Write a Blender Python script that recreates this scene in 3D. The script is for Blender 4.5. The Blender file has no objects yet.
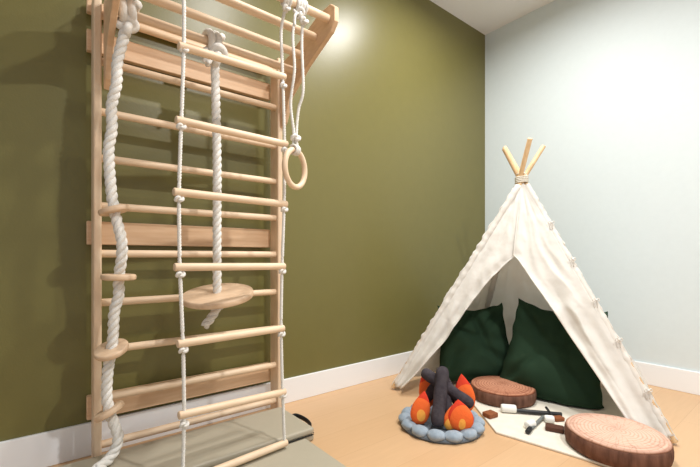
import bpy, math, random
from mathutils import Vector, Matrix, noise
random.seed(4)
S=bpy.context.scene
S.view_settings.view_transform='Standard'
S.view_settings.look='None'
CAMH=0.797
A=math.radians(51.5)
Fd=Vector((math.cos(A),math.sin(A),0)); Rd=Vector((math.sin(A),-math.cos(A),0)); Z=Vector((0,0,1))
def V(lat,dep,z=0.0): return Fd*dep+Rd*lat+Z*z
YG=1.877; XW=2.973; H=2.7
WL={}
# ---------- materials
def lin(c):
    out=[]
    for v in c:
        v/=255
        out.append(v/12.92 if v<=.04045 else ((v+.055)/1.055)**2.4)
    return (*out,1)
def mat(name,col,rough=.6,col2=None,scale=(8,8,8),nscale=4,bump=0,bscale=60,spec=.5,transl=0,coord='Object',detail=4,sheen=0,bdist=.01):
    m=bpy.data.materials.new(name); m.use_nodes=True; nt=m.node_tree; N=nt.nodes; L=nt.links
    b=N['Principled BSDF']; b.inputs['Roughness'].default_value=rough
    b.inputs['Specular IOR Level'].default_value=spec
    b.inputs['Sheen Weight'].default_value=sheen
    tc=N.new('ShaderNodeTexCoord'); mp=N.new('ShaderNodeMapping'); mp.inputs['Scale'].default_value=scale
    L.new(tc.outputs[coord],mp.inputs[0])
    n=N.new('ShaderNodeTexNoise'); n.inputs['Scale'].default_value=nscale; n.inputs['Detail'].default_value=detail
    L.new(mp.outputs[0],n.inputs['Vector'])
    r=N.new('ShaderNodeValToRGB'); r.color_ramp.elements[0].position=.3; r.color_ramp.elements[1].position=.7
    r.color_ramp.elements[0].color=lin(col2 or col); r.color_ramp.elements[1].color=lin(col)
    L.new(n.outputs['Fac'],r.inputs[0]); L.new(r.outputs[0],b.inputs['Base Color'])
    if bump:
        n2=N.new('ShaderNodeTexNoise'); n2.inputs['Scale'].default_value=bscale; n2.inputs['Detail'].default_value=3
        L.new(tc.outputs[coord],n2.inputs['Vector'])
        bp=N.new('ShaderNodeBump'); bp.inputs['Strength'].default_value=bump; bp.inputs['Distance'].default_value=bdist
        L.new(n2.outputs['Fac'],bp.inputs['Height']); L.new(bp.outputs[0],b.inputs['Normal'])
    if transl:
        t=N.new('ShaderNodeBsdfTranslucent'); L.new(r.outputs[0],t.inputs[0])
        mx=N.new('ShaderNodeMixShader'); mx.inputs[0].default_value=transl
        L.new(b.outputs[0],mx.inputs[1]); L.new(t.outputs[0],mx.inputs[2]); L.new(mx.outputs[0],N['Material Output'].inputs[0])
    return m
def floor_mat():
    m=bpy.data.materials.new('oak_planks'); m.use_nodes=True; nt=m.node_tree; N=nt.nodes; L=nt.links
    b=N['Principled BSDF']; b.inputs['Roughness'].default_value=.42
    tc=N.new('ShaderNodeTexCoord'); br=N.new('ShaderNodeTexBrick')
    br.offset=.37; br.inputs['Scale'].default_value=1; br.inputs['Brick Width'].default_value=1.7; br.inputs['Row Height'].default_value=.19
    br.inputs['Mortar Size'].default_value=.001
    br.inputs['Color1'].default_value=lin((214,177,137)); br.inputs['Color2'].default_value=lin((210,172,131)); br.inputs['Mortar'].default_value=lin((198,159,120))
    L.new(tc.outputs['Object'],br.inputs['Vector'])
    mp=N.new('ShaderNodeMapping'); mp.inputs['Scale'].default_value=(1.2,14,1); L.new(tc.outputs['Object'],mp.inputs[0])
    n=N.new('ShaderNodeTexNoise'); n.inputs['Scale'].default_value=5; n.inputs['Detail'].default_value=6; n.inputs['Distortion'].default_value=.6
    L.new(mp.outputs[0],n.inputs['Vector'])
    r=N.new('ShaderNodeValToRGB'); r.color_ramp.elements[0].position=.3; r.color_ramp.elements[1].position=.75
    r.color_ramp.elements[0].color=(.94,.93,.92,1); r.color_ramp.elements[1].color=(1,1,1,1)
    L.new(n.outputs['Fac'],r.inputs[0])
    mx=N.new('ShaderNodeMix'); mx.data_type='RGBA'; mx.blend_type='MULTIPLY'; mx.inputs[0].default_value=.8
    L.new(br.outputs['Color'],mx.inputs[6]); L.new(r.outputs[0],mx.inputs[7]); L.new(mx.outputs[2],b.inputs['Base Color'])
    return m
def slice_mat(name,c1,c2,sc,stops,crack):
    m=bpy.data.materials.new(name); m.use_nodes=True; nt=m.node_tree; N=nt.nodes; L=nt.links
    b=N['Principled BSDF']; b.inputs['Roughness'].default_value=.95; b.inputs['Specular IOR Level'].default_value=.15
    tc=N.new('ShaderNodeTexCoord'); mp=N.new('ShaderNodeMapping'); mp.inputs['Scale'].default_value=(1,1,.02)
    mp.inputs['Location'].default_value=(.02,.015,0)
    L.new(tc.outputs['Object'],mp.inputs[0])
    w=N.new('ShaderNodeTexWave'); w.wave_type='RINGS'; w.rings_direction='SPHERICAL'; w.inputs['Scale'].default_value=sc
    w.inputs['Distortion'].default_value=2.5; w.inputs['Detail'].default_value=4; w.inputs['Detail Scale'].default_value=1.5
    L.new(mp.outputs[0],w.inputs['Vector'])
    r=N.new('ShaderNodeValToRGB'); r.color_ramp.elements[0].color=lin(c2); r.color_ramp.elements[1].color=lin(c1); r.color_ramp.elements[1].position=.6
    L.new(w.outputs['Fac'],r.inputs[0])
    ln=N.new('ShaderNodeVectorMath'); ln.operation='LENGTH'
    mp2=N.new('ShaderNodeMapping'); mp2.inputs['Scale'].default_value=(1,1,0); L.new(tc.outputs['Object'],mp2.inputs[0]); L.new(mp2.outputs[0],ln.inputs[0])
    r2=N.new('ShaderNodeValToRGB'); e=r2.color_ramp.elements
    e[0].position=stops[0][0]; e[0].color=stops[0][1]; e[1].position=stops[-1][0]; e[1].color=stops[-1][1]
    for p,cc_ in stops[1:-1]:
        x=e.new(p); x.color=cc_
    L.new(ln.outputs['Value'],r2.inputs[0])
    mx=N.new('ShaderNodeMix'); mx.data_type='RGBA'; mx.blend_type='MULTIPLY'; mx.inputs[0].default_value=1
    L.new(r.outputs[0],mx.inputs[6]); L.new(r2.outputs[0],mx.inputs[7])
    sp=N.new('ShaderNodeSeparateXYZ'); L.new(mp.outputs[0],sp.inputs[0])
    at=N.new('ShaderNodeMath'); at.operation='ARCTAN2'; L.new(sp.outputs[0],at.inputs[0]); L.new(sp.outputs[1],at.inputs[1])
    cb=N.new('ShaderNodeCombineXYZ'); L.new(at.outputs[0],cb.inputs[0])
    ml=N.new('ShaderNodeMath'); ml.operation='MULTIPLY'; ml.inputs[1].default_value=1.5; L.new(ln.outputs['Value'],ml.inputs[0]); L.new(ml.outputs[0],cb.inputs[1])
    nn=N.new('ShaderNodeTexNoise'); nn.inputs['Scale'].default_value=5; nn.inputs['Detail'].default_value=3; L.new(cb.outputs[0],nn.inputs['Vector'])
    r3=N.new('ShaderNodeValToRGB'); e=r3.color_ramp.elements; e[0].position=.475; e[0].color=(1,1,1,1); e[1].position=.525; e[1].color=(1,1,1,1)
    x=e.new(.5); x.color=(.62,.55,.52,1)
    L.new(nn.outputs['Fac'],r3.inputs[0])
    m2=N.new('ShaderNodeMix'); m2.data_type='RGBA'; m2.blend_type='MULTIPLY'; m2.inputs[0].default_value=crack
    L.new(mx.outputs[2],m2.inputs[6]); L.new(r3.outputs[0],m2.inputs[7])
    L.new(m2.outputs[2],b.inputs['Base Color'])
    return m
def flame_mat():
    m=bpy.data.materials.new('flame_felt'); m.use_nodes=True; nt=m.node_tree; N=nt.nodes; L=nt.links
    b=N['Principled BSDF']; b.inputs['Roughness'].default_value=1; b.inputs['Specular IOR Level'].default_value=.05
    tc=N.new('ShaderNodeTexCoord'); mp=N.new('ShaderNodeMapping'); mp.inputs['Location'].default_value=(0,0,.025); mp.inputs['Scale'].default_value=(1.4,1.4,1)
    L.new(tc.outputs['Object'],mp.inputs[0])
    ln=N.new('ShaderNodeVectorMath'); ln.operation='LENGTH'; L.new(mp.outputs[0],ln.inputs[0])
    r=N.new('ShaderNodeValToRGB'); r.color_ramp.interpolation='CONSTANT'; e=r.color_ramp.elements
    e[0].position=0; e[0].color=lin((250,178,84)); e[1].position=.038; e[1].color=lin((238,112,58))
    x=e.new(.074); x.color=lin((216,70,50))
    L.new(ln.outputs['Value'],r.inputs[0]); L.new(r.outputs[0],b.inputs['Base Color'])
    n2=N.new('ShaderNodeTexNoise'); n2.inputs['Scale'].default_value=60; L.new(tc.outputs['Object'],n2.inputs['Vector'])
    bp=N.new('ShaderNodeBump'); bp.inputs['Strength'].default_value=.25; bp.inputs['Distance'].default_value=.01
    L.new(n2.outputs['Fac'],bp.inputs['Height']); L.new(bp.outputs[0],b.inputs['Normal'])
    return m
M_green=mat('olive_paint',(115,109,61),.35,(113,107,60),nscale=2,bump=.05,bscale=150,spec=.45)
M_white=mat('pale_wall_paint',(217,227,229),.55,(215,225,227),bump=.04,bscale=150)
M_ceil=mat('ceiling_paint',(246,247,249),.8)
M_base=mat('trim_paint',(244,246,248),.35)
M_floor=floor_mat()
M_wood=mat('birch_wood',(236,212,182),.48,(224,194,162),scale=(3,3,.8),nscale=14,detail=6)
M_woodx=mat('birch_wood_lengthwise',(236,211,181),.48,(225,195,162),scale=(.8,4,4),nscale=14,detail=6)
M_board=mat('alder_board',(230,196,160),.5,(214,176,138),scale=(.8,2,8),nscale=9,detail=8)
M_disc=mat('disc_wood',(228,199,168),.5,(213,181,148),scale=(2,9,2),nscale=8,detail=6)
M_rope=mat('cotton_rope',(238,235,229),.9,(222,218,210),nscale=12,bump=.3,bscale=300)
M_thin=mat('thin_cord',(232,226,212),.9,(214,208,194),nscale=14)
M_canvas=mat('cotton_canvas',(250,248,243),.9,(246,243,237),nscale=2,bump=.6,bscale=7,transl=.40,spec=.2,bdist=.03)
M_play=mat('cream_mat_cloth',(234,228,214),.92,(226,219,204),nscale=3,bump=.2,bscale=40)
M_pole=mat('pine_pole',(230,198,154),.55,(212,176,130),scale=(10,10,2),nscale=6)
M_gpil=mat('dark_green_cotton',(46,66,50),1.0,(43,62,47),nscale=1,spec=.02)
M_gym=mat('taupe_vinyl',(176,168,149),.5,(174,166,147),spec=.4)
M_blk=mat('black_webbing',(22,22,24),.6)
M_bark=mat('printed_bark',(132,96,80),.95,(88,62,52),scale=(1,1,.25),nscale=40,detail=5,spec=.1)
g=lambda a,b_,c_:(a,b_,c_,1)
M_s1=slice_mat('red_slice_print',(198,144,116),(168,114,90),22,[(0,g(.8,.75,.72)),(.05,g(1,1,1)),(.12,g(.98,.95,.93)),(.148,g(.8,.72,.7)),(.158,g(1.0,.98,.95)),(.168,g(.55,.42,.38))],.8)
M_s2=slice_mat('tan_slice_print',(224,188,168),(206,166,146),24,[(0,g(.88,.85,.83)),(.06,g(1,1,1)),(.14,g(1,.98,.97)),(.158,g(.82,.75,.73)),(.166,g(1.0,1,.98)),(.180,g(.60,.48,.45))],.6)
M_stone=mat('slate_felt',(166,179,190),.97,(138,152,165),nscale=3,bump=.12,bscale=90,spec=.08)
M_coal=mat('grey_base_felt',(110,120,130),.95,(92,102,112),nscale=9,bump=.2,bscale=80)
M_logf=mat('log_felt',(80,75,79),.97,(58,53,58),nscale=4,bump=.3,bscale=80,spec=.06)
M_flame=flame_mat()
M_choc=mat('brown_felt',(150,88,48),.8,(126,70,38),nscale=30)
M_choc2=mat('dark_brown_felt',(84,50,34),.8)
M_marsh=mat('white_felt',(240,238,232),.85)
M_dark=mat('black_plastic',(34,34,36),.5)
M_grey=mat('grey_felt',(120,124,122),.7)
# ---------- mesh helpers
import bmesh
def mk(name,geo,m,parent=None,smooth=True,origin=None,bevel=0,label=None):
    vs,fs=geo
    vs=[Vector(v) for v in vs]
    if origin is None:
        lo=Vector([min(v[i] for v in vs) for i in range(3)]); hi=Vector([max(v[i] for v in vs) for i in range(3)])
        origin=(lo+hi)/2
    origin=Vector(origin)
    me=bpy.data.meshes.new(name); me.from_pydata([v-origin for v in vs],[],fs); me.update()
    bm=bmesh.new(); bm.from_mesh(me); bmesh.ops.recalc_face_normals(bm,faces=bm.faces); bm.to_mesh(me); bm.free()
    if smooth:
        for p in me.polygons: p.use_smooth=True
    me.materials.append(m)
    o=bpy.data.objects.new(name,me); S.collection.objects.link(o)
    if parent is not None:
        o.parent=parent; o.location=origin-WL[parent.name]
    else: o.location=origin
    WL[o.name]=origin
    if bevel:
        b=o.modifiers.new('bevel','BEVEL'); b.width=bevel; b.segments=3; b.limit_method='ANGLE'
    if label: o['label']=label
    return o
def empty(name,loc,label,cat,group=None,parent=None):
    o=bpy.data.objects.new(name,None); o.empty_display_size=.1; S.collection.objects.link(o)
    loc=Vector(loc)
    if parent is not None: o.parent=parent; o.location=loc-WL[parent.name]
    else:
        o.location=loc; tag(o,label,cat,group)
    WL[o.name]=loc
    return o
def tag(o,label,cat,group=None):
    o['label']=label; o['category']=cat
    if group: o['group']=group
    return o
def struct(o): o['kind']='structure'; return o
def join(*gs):
    vs=[];fs=[]
    for v,f in gs:
        k=len(vs); vs+=list(v); fs+=[tuple(i+k for i in q) for q in f]
    return vs,fs
def box(a,b):
    x0,y0,z0=a;x1,y1,z1=b
    vs=[(x0,y0,z0),(x1,y0,z0),(x1,y1,z0),(x0,y1,z0),(x0,y0,z1),(x1,y0,z1),(x1,y1,z1),(x0,y1,z1)]
    return vs,[(0,3,2,1),(4,5,6,7),(0,1,5,4),(1,2,6,5),(2,3,7,6),(3,0,4,7)]
def resample(pts,step):
    pts=[Vector(p) for p in pts]
    P=[2*pts[0]-pts[1]]+pts+[2*pts[-1]-pts[-2]]
    out=[]
    for i in range(1,len(P)-2):
        n=max(2,int((P[i+1]-P[i]).length/step)+1)
        for k in range(n):
            t=k/n
            a,b,c,d=P[i-1],P[i],P[i+1],P[i+2]
            out.append(.5*((2*b)+(c-a)*t+(2*a-5*b+4*c-d)*t*t+(3*b-a-3*c+d)*t**3))
    out.append(pts[-1]); return out
def frames(path):
    T=[]
    n=len(path)
    for i in range(n):
        T.append((path[min(i+1,n-1)]-path[max(i-1,0)]).normalized())
    u=T[0].orthogonal().normalized(); U=[u]
    for i in range(1,n):
        u=(u-T[i]*u.dot(T[i])).normalized(); U.append(u)
    return T,U
def tube(path,r,seg=8,closed=False,cap=True):
    path=[Vector(p) for p in path]
    n=len(path); T,U=frames(path)
    if closed:
        T=[(path[(i+1)%n]-path[i-1]).normalized() for i in range(n)]
        u=T[0].orthogonal().normalized();U=[u]
        for i in range(1,n):
            u=(u-T[i]*u.dot(T[i])).normalized(); U.append(u)
    vs=[];fs=[]
    for i in range(n):
        W=T[i].cross(U[i]); ri=r[i] if isinstance(r,(list,tuple)) else r
        for k in range(seg):
            a=2*math.pi*k/seg
            vs.append(path[i]+(U[i]*math.cos(a)+W*math.sin(a))*ri)
    for i in range(n if closed else n-1):
        j=(i+1)%n
        for k in range(seg):
            fs.append((i*seg+k,i*seg+(k+1)%seg,j*seg+(k+1)%seg,j*seg+k))
    if cap and not closed:
        fs.append(tuple(range(seg))); fs.append(tuple((n-1)*seg+k for k in range(seg)))
    return vs,fs
def rod(a,b,r,seg=20,round_=.25):
    a=Vector(a);b=Vector(b);d=(b-a).normalized();e=r*round_
    return tube([a,a+d*e*.3,a+d*e,b-d*e,b-d*e*.3,b],[r*.78,r*.93,r,r,r*.93,r*.78],seg)
def twist(pts,R,pitch=None,step=.007,strands=3):
    path=resample(pts,step); T,U=frames(path); pitch=pitch or R*5.2
    gs=[]; s=[0]
    for i in range(1,len(path)): s.append(s[-1]+(path[i]-path[i-1]).length)
    for k in range(strands):
        p=[]
        for i in range(len(path)):
            a=2*math.pi*(s[i]/pitch+k/strands); W=T[i].cross(U[i])
            p.append(path[i]+(U[i]*math.cos(a)+W*math.sin(a))*R*.5)
        gs.append(tube(p,R*.56,8))
    return join(*gs)
def knot(c,size,r,axis=Z,rot=0.0,seg=8):
    c=Vector(c); q=Vector(axis).to_track_quat('Z','Y'); p=[]
    for i in range(48):
        t=2*math.pi*i/48
        v=Vector((math.sin(t)+2*math.sin(2*t),math.cos(t)-2*math.cos(2*t),-math.sin(3*t)*1.3))*(size/3)
        v=Matrix.Rotation(rot,3,'X')@v
        p.append(c+q@v)
    return tube(p,r,seg,closed=True)
def wrap(c,axis,rad,r,turns=3,seg=8):
    c=Vector(c);ax=Vector(axis).normalized();u=ax.orthogonal().normalized();w=ax.cross(u);n=int(turns*16)
    return tube([c+ax*((i/n-.5)*turns*r*1.9)+(u*math.cos(2*math.pi*i/16)+w*math.sin(2*math.pi*i/16))*rad for i in range(n+1)],r,seg)
def lathe(prof,c,n=48,wob=0,seed=0,basis=None):
    c=Vector(c);vs=[];fs=[]
    B=basis or (Vector((1,0,0)),Vector((0,1,0)),Z)
    for r,z in prof:
        for k in range(n):
            a=2*math.pi*k/n
            rr=r*(1+wob*noise.noise(Vector((math.cos(a)*1.6+seed,math.sin(a)*1.6,seed))))
            vs.append(c+B[0]*rr*math.cos(a)+B[1]*rr*math.sin(a)+B[2]*z)
    for i in range(len(prof)-1):
        for k in range(n): fs.append((i*n+k,i*n+(k+1)%n,(i+1)*n+(k+1)%n,(i+1)*n+k))
    fs.append(tuple(range(n))[::-1]); fs.append(tuple((len(prof)-1)*n+k for k in range(n)))
    return vs,fs
def blob(c,rx,ry,rz,ang=0,lump=.0,seed=0,nu=20,nv=12):
    c=Vector(c);vs=[];fs=[]
    for j in range(nv+1):
        ph=math.pi*j/nv
        for i in range(nu):
            th=2*math.pi*i/nu
            d=Vector((math.sin(ph)*math.cos(th),math.sin(ph)*math.sin(th),math.cos(ph)))
            f=1+lump*noise.noise(d*1.5+Vector((seed*3.1,seed,0)))
            x,y,z=d.x*rx*f,d.y*ry*f,d.z*rz*f
            vs.append(c+Vector((x*math.cos(ang)-y*math.sin(ang),x*math.sin(ang)+y*math.cos(ang),z)))
    for j in range(nv):
        for i in range(nu): fs.append((j*nu+i,j*nu+(i+1)%nu,(j+1)*nu+(i+1)%nu,(j+1)*nu+i))
    return vs,fs
# ---------- room
x0,y0=-1.6,-1.8
struct(mk('floor',box((x0,y0,-.06),(XW+.1,YG+.1,0)),M_floor,smooth=False))
struct(mk('ceiling',box((x0,y0,H),(XW+.1,YG+.1,H+.06)),M_ceil,smooth=False))
struct(mk('wall_green',box((x0,YG,0),(XW+.1,YG+.1,H)),M_green,smooth=False))
struct(mk('wall_right',box((XW,y0,0),(XW+.1,YG,H)),M_white,smooth=False))
struct(mk('baseboard_green',box((x0,YG-.014,0),(XW,YG,.132)),M_base,smooth=False,bevel=.003))
struct(mk('baseboard_right',box((XW-.014,y0,0),(XW,YG-.014,.132)),M_base,smooth=False,bevel=.003))
# ---------- wall bars
WB=empty('wall_bars',(.555,1.79,0),'pale wooden climbing wall bars fixed to olive wall','climbing frame')
LX,RX=.165,.94
for x in (LX,RX):
    mk('post',box((x-.0135,1.745,0),(x+.0135,1.832,1.80)),M_wood,WB,False,bevel=.006)
for z in (.07,.25,.435,.62,.81,.995,1.18,1.36,1.555,1.735):
    mk('rung',rod((LX+.01,1.775,z),(RX-.01,1.775,z),.015),M_woodx,WB)
for z,h in ((.20,.094),(.893,.094),(1.655,.085),(1.79,.05)):
    mk('mounting_board',box((LX-.028,1.834,z-h/2),(RX-.01,1.861,z+h/2)),M_board,WB,False,bevel=.004)
PF=empty('pull_up_frame',(.555,1.6,1.5),None,None,parent=WB)
prof=[(1.752,1.44),(1.752,1.77),(1.66,1.78),(1.40,1.855),(1.315,1.855),(1.285,1.83),(1.285,1.77),(1.315,1.74),(1.50,1.665),(1.66,1.575),(1.71,1.47)]
for x in (LX+.03,RX+.012):
    n=len(prof)
    vs=[(x-.011,y,z) for y,z in prof]+[(x+.011,y,z) for y,z in prof]
    fs=[tuple(range(n)),tuple(range(n,2*n))]+[(i,(i+1)%n,n+(i+1)%n,n+i) for i in range(n)]
    mk('side_plate',(vs,fs),M_board,PF,False,bevel=.004)
BARS=[(1.33,1.797),(1.43,1.765),(1.53,1.725),(1.60,1.68)]
for y,z in BARS:
    mk('pull_up_bar',rod((LX+.02,y,z),(RX+.02,y,z),.0165),M_woodx,PF)
# ---------- rope ladder
RL=empty('rope_ladder',(.56,1.36,.03),'rope ladder with pale wooden rungs and white cord','rope ladder')
def lp(s,z):
    w=.008*math.sin(z*5+s*2)
    return Vector((.357+(.749-.357)*s+w,1.335+.035*s,z))
rz=[1.50,1.245,1.008,.762,.514,.27,.055]
tilt=[.014,.003,0,-.002,0,-.010,-.0]
for z,t in zip(rz,tilt):
    a=lp(0,z-t);b=lp(1,z+t);d=(b-a).normalized()
    mk('rung',rod(a-d*.018,b+d*.012,.0135),M_woodx,RL)
for s in (0,1):
    pts=[Vector((lp(s,1.8).x,1.33,1.775))]+[lp(s,z) for z in (1.7,1.6)]
    for z in rz: pts+= [lp(s,z+.04),lp(s,z),lp(s,z-.04)]
    pts=pts[:-1]
    gg=[twist(pts,.0065,step=.006,pitch=.03)]
    for z in rz:
        if z>.06: gg.append(knot(lp(s,z-.022),.012,.0055))
    gg.append(wrap((lp(s,1.8).x,1.33,1.797),(1,0,0),.022,.006,3))
    gg.append(knot((lp(s,1.8).x,1.33,1.762),.013,.006))
    mk('side_rope',join(*gg),M_rope,RL)
# ---------- climbing rope with step discs
CR=empty('climbing_rope',(.21,1.6,.05),'thick white twisted climbing rope with round wooden step discs','climbing rope')
ax=Vector((.225,1.6,0))
offs=[(1.66,.022),(1.58,.004),(1.50,-.016),(1.42,-.020),(1.34,-.038),(1.26,-.036),(1.18,-.048),(1.05,-.040),(.965,-.028),(.858,-.002),(.79,-.002),(.725,-.012),(.66,-.012),(.60,-.028),(.52,-.032),(.464,-.038),(.38,-.052),(.285,-.054),(.21,-.034),(.15,-.014)]
pts=[ax+Rd*o+Z*z for z,o in offs]+[ax+Rd*-.022-Fd*.008+Z*.105,ax+Rd*-.034-Fd*.035+Z*.080,ax+Rd*-.040-Fd*.085+Z*.0775]
gg=[twist(pts,.018,pitch=.085),wrap(ax+Rd*.02+Z*1.68,(1,0,0),.034,.015,2.2),knot(ax+Rd*.015+Z*1.63,.030,.015,Fd)]
mk('rope',join(*gg),M_rope,CR)
def disc(name,c,rad,th,tr,tf,parent):
    up=(Z+Rd*tr-Fd*tf).normalized(); b0=(Rd-up*Rd.dot(up)).normalized(); b1=up.cross(b0)
    e=min(th*.35,.006)
    return mk(name,lathe([(rad*.5,-th/2),(rad-e,-th/2),(rad-e*.3,-th/2+e*.3),(rad,-th/2+e),(rad,th/2-e),(rad-e*.3,th/2-e*.3),(rad-e,th/2),(rad*.5,th/2)],c,64,basis=(b0,b1,up)),M_disc,parent)
disc('step_disc',ax+Rd*-.028+Z*.965,.051,.021,-.28,.10,CR)
disc('step_disc',ax+Rd*-.012+Z*.725,.056,.021,.03,.0,CR)
disc('step_disc',ax+Rd*-.038+Z*.464,.056,.021,-.06,.46,CR)
disc('step_disc',ax+Rd*-.047+Z*.242,.051,.021,-.5,.15,CR)
# ---------- disc swing
DS=empty('disc_swing',(.56,1.6,.6),'round wooden disc seat swing on thick twisted white rope','swing')
pts=[(.555,1.595,1.66),(.56,1.595,1.5),(.568,1.6,1.2),(.568,1.6,.9),(.568,1.6,.66),(.568,1.6,.615),(.563,1.59,.585),(.535,1.585,.545),(.51,1.58,.52)]
gg=[twist(pts,.0175,pitch=.085),wrap((.555,1.6,1.68),(1,.0,0),.034,.0145,2.2),knot((.555,1.585,1.625),.038,.0155,-Fd),
   twist([(.545,1.58,1.62),(.525,1.56,1.60),(.51,1.56,1.565)],.0165,pitch=.085),knot((.568,1.598,.60),.020,.013)]
mk('rope',join(*gg),M_rope,DS)
disc('seat',Vector((.572,1.6,.638)),.143,.026,-.01,.22,DS)
# ---------- ring
rax=(Rd*.50+Fd*.866).normalized(); rn=(Rd*.866-Fd*.50).normalized()
rc=Vector((.794,1.352,1.152)); top=Vector((.806,1.333,1.797))
GR=empty('gymnastic_ring',rc-Z*.09,'pale wooden gymnastic ring hanging on doubled white cord','gymnastic ring')
rp=[rc+rax*math.cos(2*math.pi*i/48)*.064+Z*math.sin(2*math.pi*i/48)*.074 for i in range(48)]
mk('ring',tube(rp,.0115,12,closed=True),M_wood,GR)
gg=[twist([top+Vector((-.014,0,-.02)),top+Vector((-.030,.005,-.12)),top+Vector((-.026,.0,-.26)),rc+Vector((-.020,0,.26)),rc+Vector((-.006,0,.14)),rc-rn*.012+Z*.08,rc-rn*.012+Z*.06],.0062,pitch=.03),
    twist([top+Vector((.014,0,-.02)),top+Vector((.008,.0,-.15)),top+Vector((.014,.0,-.33)),rc+Vector((.016,0,.24)),rc+Vector((.006,0,.14)),rc+rn*.012+Z*.08,rc+rn*.012+Z*.06],.0062,pitch=.03),
    wrap(top,(1,0,0),.023,.0065,4),knot(rc+Z*.122,.018,.0065),knot(top+Vector((-.012,-.01,-.035)),.019,.0065,Fd),knot(top+Vector((.01,-.01,-.06)),.016,.006),
    twist([top+Vector((-.012,-.01,-.035)),top+Vector((-.035,-.02,-.06)),top+Vector((-.038,-.02,-.10))],.006,pitch=.03),wrap(rc+Z*.074,rax,.017,.005,3)]
mk('cord',join(*gg),M_rope,GR)
# ---------- gym mat
GM=empty('gym_mat',(.5,1.2,0),'folded taupe vinyl gym mat under the wall bars','gym mat')
mk('panel',box((-.0,1.41,.001),(.925,1.715,.0295)),M_gym,GM,False,bevel=.010)
mk('panel',box((-.0,1.41,.0300),(.925,1.715,.0585)),M_gym,GM,False,bevel=.010)
mk('panel',box((-.0,.45,.002),(.875,1.402,.032)),M_gym,GM,False,bevel=.010)
mk('piping',join(tube([(.02,1.408,.030),(.918,1.408,.030)],.0025,8),tube([(.927,1.42,.030),(.927,1.71,.030)],.0025,8)),M_blk,GM)
hp=resample([(.924,1.62,.036),(.952,1.605,.040),(.966,1.54,.036),(.952,1.475,.034),(.924,1.455,.03)],.01)
vs=[];fs=[]
for p in hp: vs+= [p+Z*.010,p-Z*.010]
for i in range(len(hp)-1): fs.append((2*i,2*i+1,2*i+3,2*i+2))
h=mk('handle_strap',(vs,fs),M_blk,GM); sm=h.modifiers.new('s','SOLIDIFY'); sm.thickness=.004
# ---------- teepee
AP=Vector((2.24,1.17,1.257))
FL=Vector((1.65,1.66,.0));FR=Vector((2.093,.425,.0));BR=Vector((2.76,.78,.0));BL=Vector((2.70,1.80,.0))
TP=empty('teepee',(2.25,1.2,0),'white cotton canvas play teepee with wooden poles, standing in corner','play tent')
cen=(FL+FR+BR+BL)/4
TANG={}
for i,(f,zt) in enumerate(((FL,1.455),(FR,1.49),(BR,1.45),(BL,1.465))):
    off=(f-cen).normalized(); tang=Z.cross(off)*.014
    TANG[i]=tang
    a=AP+tang; ft=f+Vector((0,0,.012)); d=(a-ft).normalized(); k=(zt-ft.z)/d.z
    mk('pole',rod(ft,ft+d*k,.0135,16),M_pole,TP)
def panel_pt(P,Q,s,t,q,nrm,sag,seed,lap):
    p=AP+(P*(1-s)+Q*s-AP)*t
    full=4*s*(1-s); m=min(1,full*2)
    w=noise.noise(Vector((s*4,t*3,seed)))*.035*full*t + noise.noise(Vector((s*11,t*5,seed+5)))*.022*t*m
    w+=(1-abs(noise.noise(Vector((s*8-t*6,s*3+t*8,seed+9))))*2)*.020*m*t
    w+=.010*m*t*math.sin(s*26+t*3+seed+3*noise.noise(Vector((s*3,t*3,seed+2))))
    off=-sag*full*t+w
    if lap>0: off+=.026*t*math.sin(q*10+t*5)*(1-q)+.055*max(0,1-q*3)*t*min(1,max(0,(t-.38)*5))
    if lap<0: off+=.024*t*math.sin(q*9+t*5)*q+.045*max(0,q*3-2)*t*min(1,max(0,(t-.38)*5))
    p=p+nrm*(off+.014)
    p.z=max(p.z,.016)
    return p
def panel(P,Q,s0,s1,nrm,sag,nu=44,nt=90,t0=.02,t1=.985,seed=0,lap=0):
    vs=[];fs=[];e0=[];e1=[]
    for j in range(nt+1):
        t=t0+(t1-t0)*j/nt
        a=s0(t) if callable(s0) else s0; b=s1(t) if callable(s1) else s1
        for i in range(nu+1):
            q=i/nu; p=panel_pt(P,Q,a+(b-a)*q,t,q,nrm,sag,seed,lap)
            vs.append(p)
            if i==0: e0.append(p)
            if i==nu: e1.append(p)
    for j in range(nt):
        for i in range(nu): fs.append((j*(nu+1)+i,j*(nu+1)+i+1,(j+1)*(nu+1)+i+1,(j+1)*(nu+1)+i))
    gg=(vs,fs)
    if lap>0: gg=join(gg,tube(e0,.004,6))
    if lap<0: gg=join(gg,tube(e1,.004,6))
    return gg
def nrm(P,Q):
    n=(P-AP).cross(Q-AP).normalized()
    if n.dot(((P+Q)/2-cen))<0: n=-n
    return n
def interp(tab):
    def f(t):
        if t<=tab[0][0]: return tab[0][1]
        for k in range(len(tab)-1):
            (a,x),(b,y)=tab[k],tab[k+1]
            if t<=b:
                m0=(tab[k+1][1]-tab[max(k-1,0)][1])/(tab[k+1][0]-tab[max(k-1,0)][0])
                k2=min(k+2,len(tab)-1)
                m1=(tab[k2][1]-tab[k][1])/(tab[k2][0]-tab[k][0])
                h=b-a;q=(t-a)/h
                return (2*q**3-3*q*q+1)*x+(q**3-2*q*q+q)*h*m0+(-2*q**3+3*q*q)*y+(q**3-q*q)*h*m1
        return tab[-1][1]
    return f
la=interp([(.35,.462),(.365,.46),(.39,.40),(.43,.33),(.48,.27),(.55,.215),(.65,.17),(.8,.125),(.92,.085),(1,.05)])
lb=interp([(.35,.464),(.365,.465),(.38,.51),(.43,.585),(.49,.655),(.56,.72),(.65,.78),(.8,.85),(1,.91)])
def pl(P,i,t):
    a=AP+TANG[i]; return a+(P-a)*t
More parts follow.
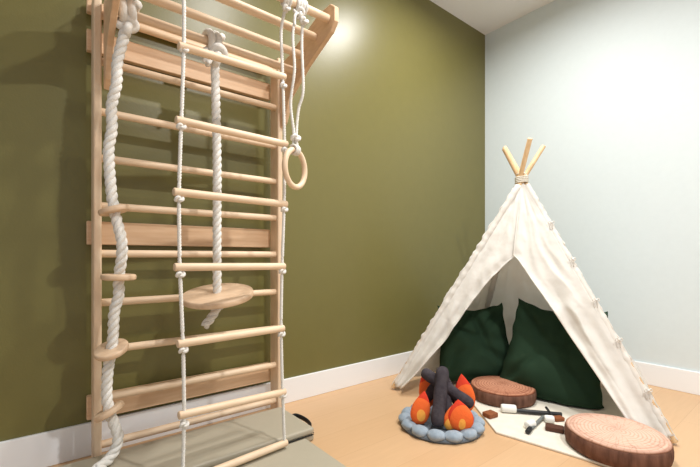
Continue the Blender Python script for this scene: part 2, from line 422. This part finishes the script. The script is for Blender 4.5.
def ruffle(P,i):
    vs=[];fs=[];o=(P-cen);o.z=0;o.normalize()
    tg=Z.cross(o)
    N=200
    for j in range(N+1):
        t=.04+.94*j/N; p=pl(P,i,t)
        w=.006*noise.noise(Vector((j*.25,1,2)))
        vs+= [p+o*.012,p+o*(.027+.011*noise.noise(Vector((j*.22,4,P.x))))+tg*w]
    for v in vs: v.z=max(v.z,.016)
    for j in range(N): fs.append((2*j,2*j+1,2*j+3,2*j+2))
    return vs,fs
def sleeve(P,i):
    path=[];r=[]
    for j in range(120):
        t=.03+.945*j/119; path.append(pl(P,i,t)); r.append(.0195+.005*noise.noise(Vector((j*.35,P.x*9,0))))
    return tube(path,r,12,cap=False)
cov=join(panel(FL,BL,0,1,nrm(FL,BL),.02,seed=1),panel(BL,BR,0,1,nrm(BL,BR),.03,seed=2),panel(BR,FR,0,1,nrm(BR,FR),.0,seed=3),
   sleeve(FL,0),sleeve(FR,1),sleeve(BR,2),sleeve(BL,3),ruffle(FR,1),ruffle(FL,0))
c=mk('canvas_cover',cov,M_canvas,TP); sm=c.modifiers.new('s','SOLIDIFY'); sm.thickness=.002
nf=nrm(FL,FR)
for gg in (panel(FL,FR,0,la,nf,.0,seed=4,lap=-1),panel(FL,FR,lb,1,nf,.0,seed=6,lap=1)):
    c=mk('door_flap',gg,M_canvas,TP); sm=c.modifiers.new('s','SOLIDIFY'); sm.thickness=.0025
for t in (.22,.38,.54,.68,.84):
    d=(FR-cen);d.z=0;d.normalize(); q=pl(FR,1,t)+d*.020+nf*.022
    gg=[blob(q,.006,.006,.006)]
    for a in (-1,1):
        gg.append(tube(resample([q,q+Rd*.012*a+Z*.008,q+Rd*.017*a-Z*.004,q+Rd*.008*a-Z*.006,q],.006),.0022,6))
        gg.append(tube(resample([q,q+Rd*.007*a-Z*.018,q+Rd*.006*a-Z*.038],.008),.0024,6))
    mk('tie',join(*gg),M_rope,TP)
mk('top_cord',join(wrap(AP,Z,.034,.005,4),wrap(AP+Z*.012,(1,.2,.2),.032,.0045,2)),M_thin,TP)
# ---------- play mat under teepee
pm=[(1.60,.955),(1.69,.43),(2.12,.50),(2.66,.84),(2.45,1.62),(2.1,1.55),(1.93,1.36)]
n=len(pm)
MT=mk('play_mat',([(x,y,.0) for x,y in pm]+[(x,y,.011) for x,y in pm],[tuple(range(n)),tuple(range(n,2*n))]+[(i,(i+1)%n,n+(i+1)%n,n+i) for i in range(n)]),M_play,smooth=False,bevel=.004)
tag(MT,'cream cloth mat laid on the floor beneath the teepee','play mat')
# ---------- pillows
def pillow(c,w,h,T,yaw,tilt,roll,seed,label,taper=.12):
    c=Vector(c)
    r=(Rd*math.cos(yaw)+Fd*math.sin(yaw)); f=Z.cross(r)
    up=(Z*math.cos(tilt)+f*math.sin(tilt)).normalized(); nn=r.cross(up)
    r2=r*math.cos(roll)+up*math.sin(roll); u2=-r*math.sin(roll)+up*math.cos(roll)
    n=80;vs=[];fs=[]
    def pt(u,v,side):
        x=u*w/2*(1-.08*(1-v*v))*(1-taper*(v+1)/2); y=v*h/2*(1-(.18 if v>0 else .05)*(1-u*u))
        x+=w*.018*noise.noise(Vector((v*4,seed,1)))*abs(u); y+=h*.02*noise.noise(Vector((u*4,seed,2)))*abs(v)
        base=max(0,(1-u*u)*(1-v*v))
        th=T/2*base**.40*(1-.30*v)
        e=min(1,(1-abs(u))*3)*min(1,(1-abs(v))*3)
        wr=noise.noise(Vector((u*1.6+seed,v*1.6,side*3)))*.030
        for (cx,cy,dx,dy,am) in ((-.7,.7,.7,.7,.028),(.7,.75,.6,-.8,.030),(-.75,-.6,.75,-.65,.022),(.05,.8,1,.15,.036),(.6,-.4,.5,.86,.022),(-.3,.3,.35,.93,.018),(.25,.1,.9,.4,.018)):
            dd=(u-cx)*dx+(v-cy)*dy+.14*noise.noise(Vector((u*2,v*2,seed+cx)))
            rr=(u-cx)**2+(v-cy)**2
            wr-=am*math.exp(-(dd*9)**2)*math.exp(-rr*1.8)
        th+=wr*e
        p=c+r2*x+u2*y+nn*side*th
        p.z=max(p.z,.02)
        return p
    for side in (1,-1):
        k=len(vs)
        for j in range(n+1):
            for i in range(n+1): vs.append(pt(-math.cos(math.pi*i/n),-math.cos(math.pi*j/n),side))
        for j in range(n):
            for i in range(n): fs.append((k+j*(n+1)+i,k+j*(n+1)+i+1,k+(j+1)*(n+1)+i+1,k+(j+1)*(n+1)+i))
    o=mk('throw_pillow',(vs,fs),M_gpil)
    bm=bmesh.new();bm.from_mesh(o.data);bmesh.ops.remove_doubles(bm,verts=bm.verts,dist=.0003);bmesh.ops.recalc_face_normals(bm,faces=bm.faces);bm.to_mesh(o.data);bm.free()
    tag(o,label,'pillow','dark green pillows inside the teepee')
pillow(V(.795,2.49,.25),.50,.49,.23,-.05,.22,.05,1,'dark green square throw pillow leaning behind the red-brown log cushion',.16)
pillow(V(1.155,2.20,.25),.55,.57,.28,-.60,.28,-.10,7,'large dark green square throw pillow tilted against the canvas',.16)
# ---------- log slice cushions
def slab(c,R,th,mtop,seed,label):
    e=empty('log_slice_cushion',c,label,'floor cushion','wood slice floor cushions')
    c=Vector(c)
    mk('bark_side',lathe([(R*.5,0),(R*.93,0),(R*.975,th*.12),(R*.998,th*.35),(R,th*.6),(R*.988,th*.80),(R*.955,th*.93),(R*.6,th*.93)],c,72,.04,seed),M_bark,e)
    mk('ring_print_top',lathe([(R*.974,th*.87),(R*.966,th*.93),(R*.94,th*.975),(R*.88,th*1.01),(R*.6,th*1.06),(R*.3,th*1.08),(R*.02,th*1.085)],c,72,.04,seed),mtop,e,origin=c)
slab(V(.850,2.16,.012),.172,.075,M_s1,2.3,'round log slice floor cushion with dark red-brown ring print')
slab(V(1.085,1.58,.012),.182,.080,M_s2,5.1,'large round log slice floor cushion with pale tan print')
# ---------- campfire
cc=V(.43,1.83,0)
CF=empty('toy_campfire',cc,'plush toy campfire with grey stone ring, charcoal logs and orange flames','toy campfire')
mk('base',lathe([(.1,0),(.185,0),(.192,.010),(.175,.026),(.1,.030)],cc,48),M_coal,CF)
ns=14
for i in range(ns):
    a=2*math.pi*i/ns+.1; p=cc+Vector((math.cos(a)*.166,math.sin(a)*.166,.026))
    mk('stone',blob(p,.034,.0415,.023,a,.10,i),M_stone,CF)
def L(dl,dd,z): return cc+Rd*dl+Fd*dd+Z*z
def log(a,b,r):
    d=(b-a); ln=d.length
    pts=[];rr=[]
    for i in range(26):
        t=.5-.5*math.cos(math.pi*i/25); e=min(t,1-t)*ln
        q=min(1,e/(r*.85))
        pts.append(a+d*t); rr.append(r*(1+.04*math.sin(i*1.1))*max(.12,math.sqrt(max(0,1-(1-q)**2))))
    mk('log',tube(pts,rr,20),M_logf,CF)
log(L(-.045,-.118,.045),L(.01,.0,.28),.030)
log(L(-.085,.03,.25),L(.138,-.045,.11),.027)
log(L(-.10,.07,.05),L(.03,.02,.24),.027)
log(L(.13,.06,.04),L(.0,.05,.24),.027)
log(L(.03,-.06,.06),L(.0,.03,.22),.026)
def flame(c,w,h,d,lean,seed):
    vs=[];fs=[];n=24;m=24
    for j in range(m+1):
        t=j/m
        rad=math.sqrt(max(0,1-((t-.38)/.38)**2)) if t<.38 else (math.cos((t-.38)/.62*math.pi/2))**.9
        for i in range(n):
            a=2*math.pi*i/n
            vs.append(c+Rd*(w/2*rad*math.cos(a)+lean*t*t*h)+Fd*(d/2*rad*math.sin(a))+Z*(h*t))
    for j in range(m):
        for i in range(n): fs.append((j*n+i,j*n+(i+1)%n,(j+1)*n+(i+1)%n,(j+1)*n+i))
    mk('flame',(vs,fs),M_flame,CF)
flame(L(-.112,-.06,.03),.09,.155,.045,.15,1)
flame(L(.06,-.125,.03),.115,.14,.05,-.1,2)
flame(L(.115,.0,.06),.10,.185,.045,-.1,3)
flame(L(.012,-.115,.03),.06,.11,.04,.1,4)
flame(L(-.05,.06,.06),.08,.185,.04,-.1,5)
# ---------- small roasting toys
mz=.012
def item(name,geo,m,label,cat,group=None,bevel=0,smooth=True):
    o=mk(name,geo,m,smooth=smooth,bevel=bevel); tag(o,label,cat,group); return o
def tilt_box(c,l,w,h,ang):
    r=Rd*math.cos(ang)+Fd*math.sin(ang); f=Z.cross(r); vs=[]
    for z in (0,h):
        for a,b in ((-1,-1),(1,-1),(1,1),(-1,1)): vs.append(c+r*a*l/2+f*b*w/2+Z*z)
    return vs,[(0,3,2,1),(4,5,6,7),(0,1,5,4),(1,2,6,5),(2,3,7,6),(3,0,4,7)]
item('toy_cracker',tilt_box(V(.69,1.905,mz),.06,.05,.022,.5),M_choc,'square brown felt toy cracker lying beside the campfire','toy food','brown felt crackers',.005,False)
item('toy_cracker',tilt_box(V(.925,1.75,mz),.075,.045,.022,-.5),M_choc2,'dark brown felt toy chocolate beside the tan log cushion','toy food','brown felt crackers',.005,False)
item('toy_cracker',tilt_box(V(1.00,1.86,mz),.05,.035,.018,.2),M_choc,'small brown felt toy cracker near the pillow','toy food','brown felt crackers',.005,False)
FK=empty('roasting_fork',V(.9,1.95,mz),'black toy roasting stick with a white marshmallow on it','toy roasting stick')
mk('handle',rod(V(.83,1.945,mz+.014),V(1.04,1.90,mz+.012),.010),M_dark,FK)
mk('marshmallow',rod(V(.765,1.96,mz+.021),V(.835,1.945,mz+.021),.020,20,.5),M_marsh,FK)
mk('prong',rod(V(.98,1.85,mz+.006),V(.985,1.945,mz+.03),.006),M_dark,FK)
F2=empty('roasting_fork',V(.86,1.8,mz),'grey toy roasting stick lying on the cream mat','toy roasting stick')
mk('handle',rod(V(.80,1.73,mz+.010),V(.94,1.88,mz+.010),.008),M_grey,F2)
mk('marshmallow',rod(V(.805,1.765,mz+.018),V(.85,1.79,mz+.018),.017,20,.5),M_marsh,F2)
mk('grip',rod(V(.785,1.712,mz+.011),V(.815,1.748,mz+.011),.011),M_dark,F2)
item('toy_marshmallow',rod(V(.925,1.84,mz+.017),V(.965,1.83,mz+.017),.017,20,.5),M_marsh,'small white felt marshmallow lying on the cream mat','toy food')
# ---------- lights
def area(loc,size,power,col=(1,.985,.96),rot=(0,0,0),spread=170):
    l=bpy.data.lights.new('ceiling_light','AREA'); l.shape='DISK'; l.size=size; l.energy=power; l.color=col; l.spread=math.radians(spread)
    o=bpy.data.objects.new('ceiling_light',l); o.location=loc; o.rotation_euler=rot; S.collection.objects.link(o)
area((1.95,1.12,2.69),.16,23)
area((1.0,.80,2.69),.10,18)
area((1.15,-.35,2.69),.08,44)
area((2.1,-.8,2.69),.18,8)
w=bpy.data.worlds.new('w'); S.world=w; w.use_nodes=True
w.node_tree.nodes['Background'].inputs[0].default_value=(.92,.96,1,1); w.node_tree.nodes['Background'].inputs[1].default_value=.52
cam=bpy.data.cameras.new('cam'); co=bpy.data.objects.new('camera',cam); S.collection.objects.link(co)
co.location=(0,0,CAMH); co.rotation_euler=(math.radians(90),0,math.radians(51.5-90))
cam.sensor_width=36; cam.lens=387/700*36; cam.shift_y=23.5/700; cam.clip_start=.05
S.camera=co
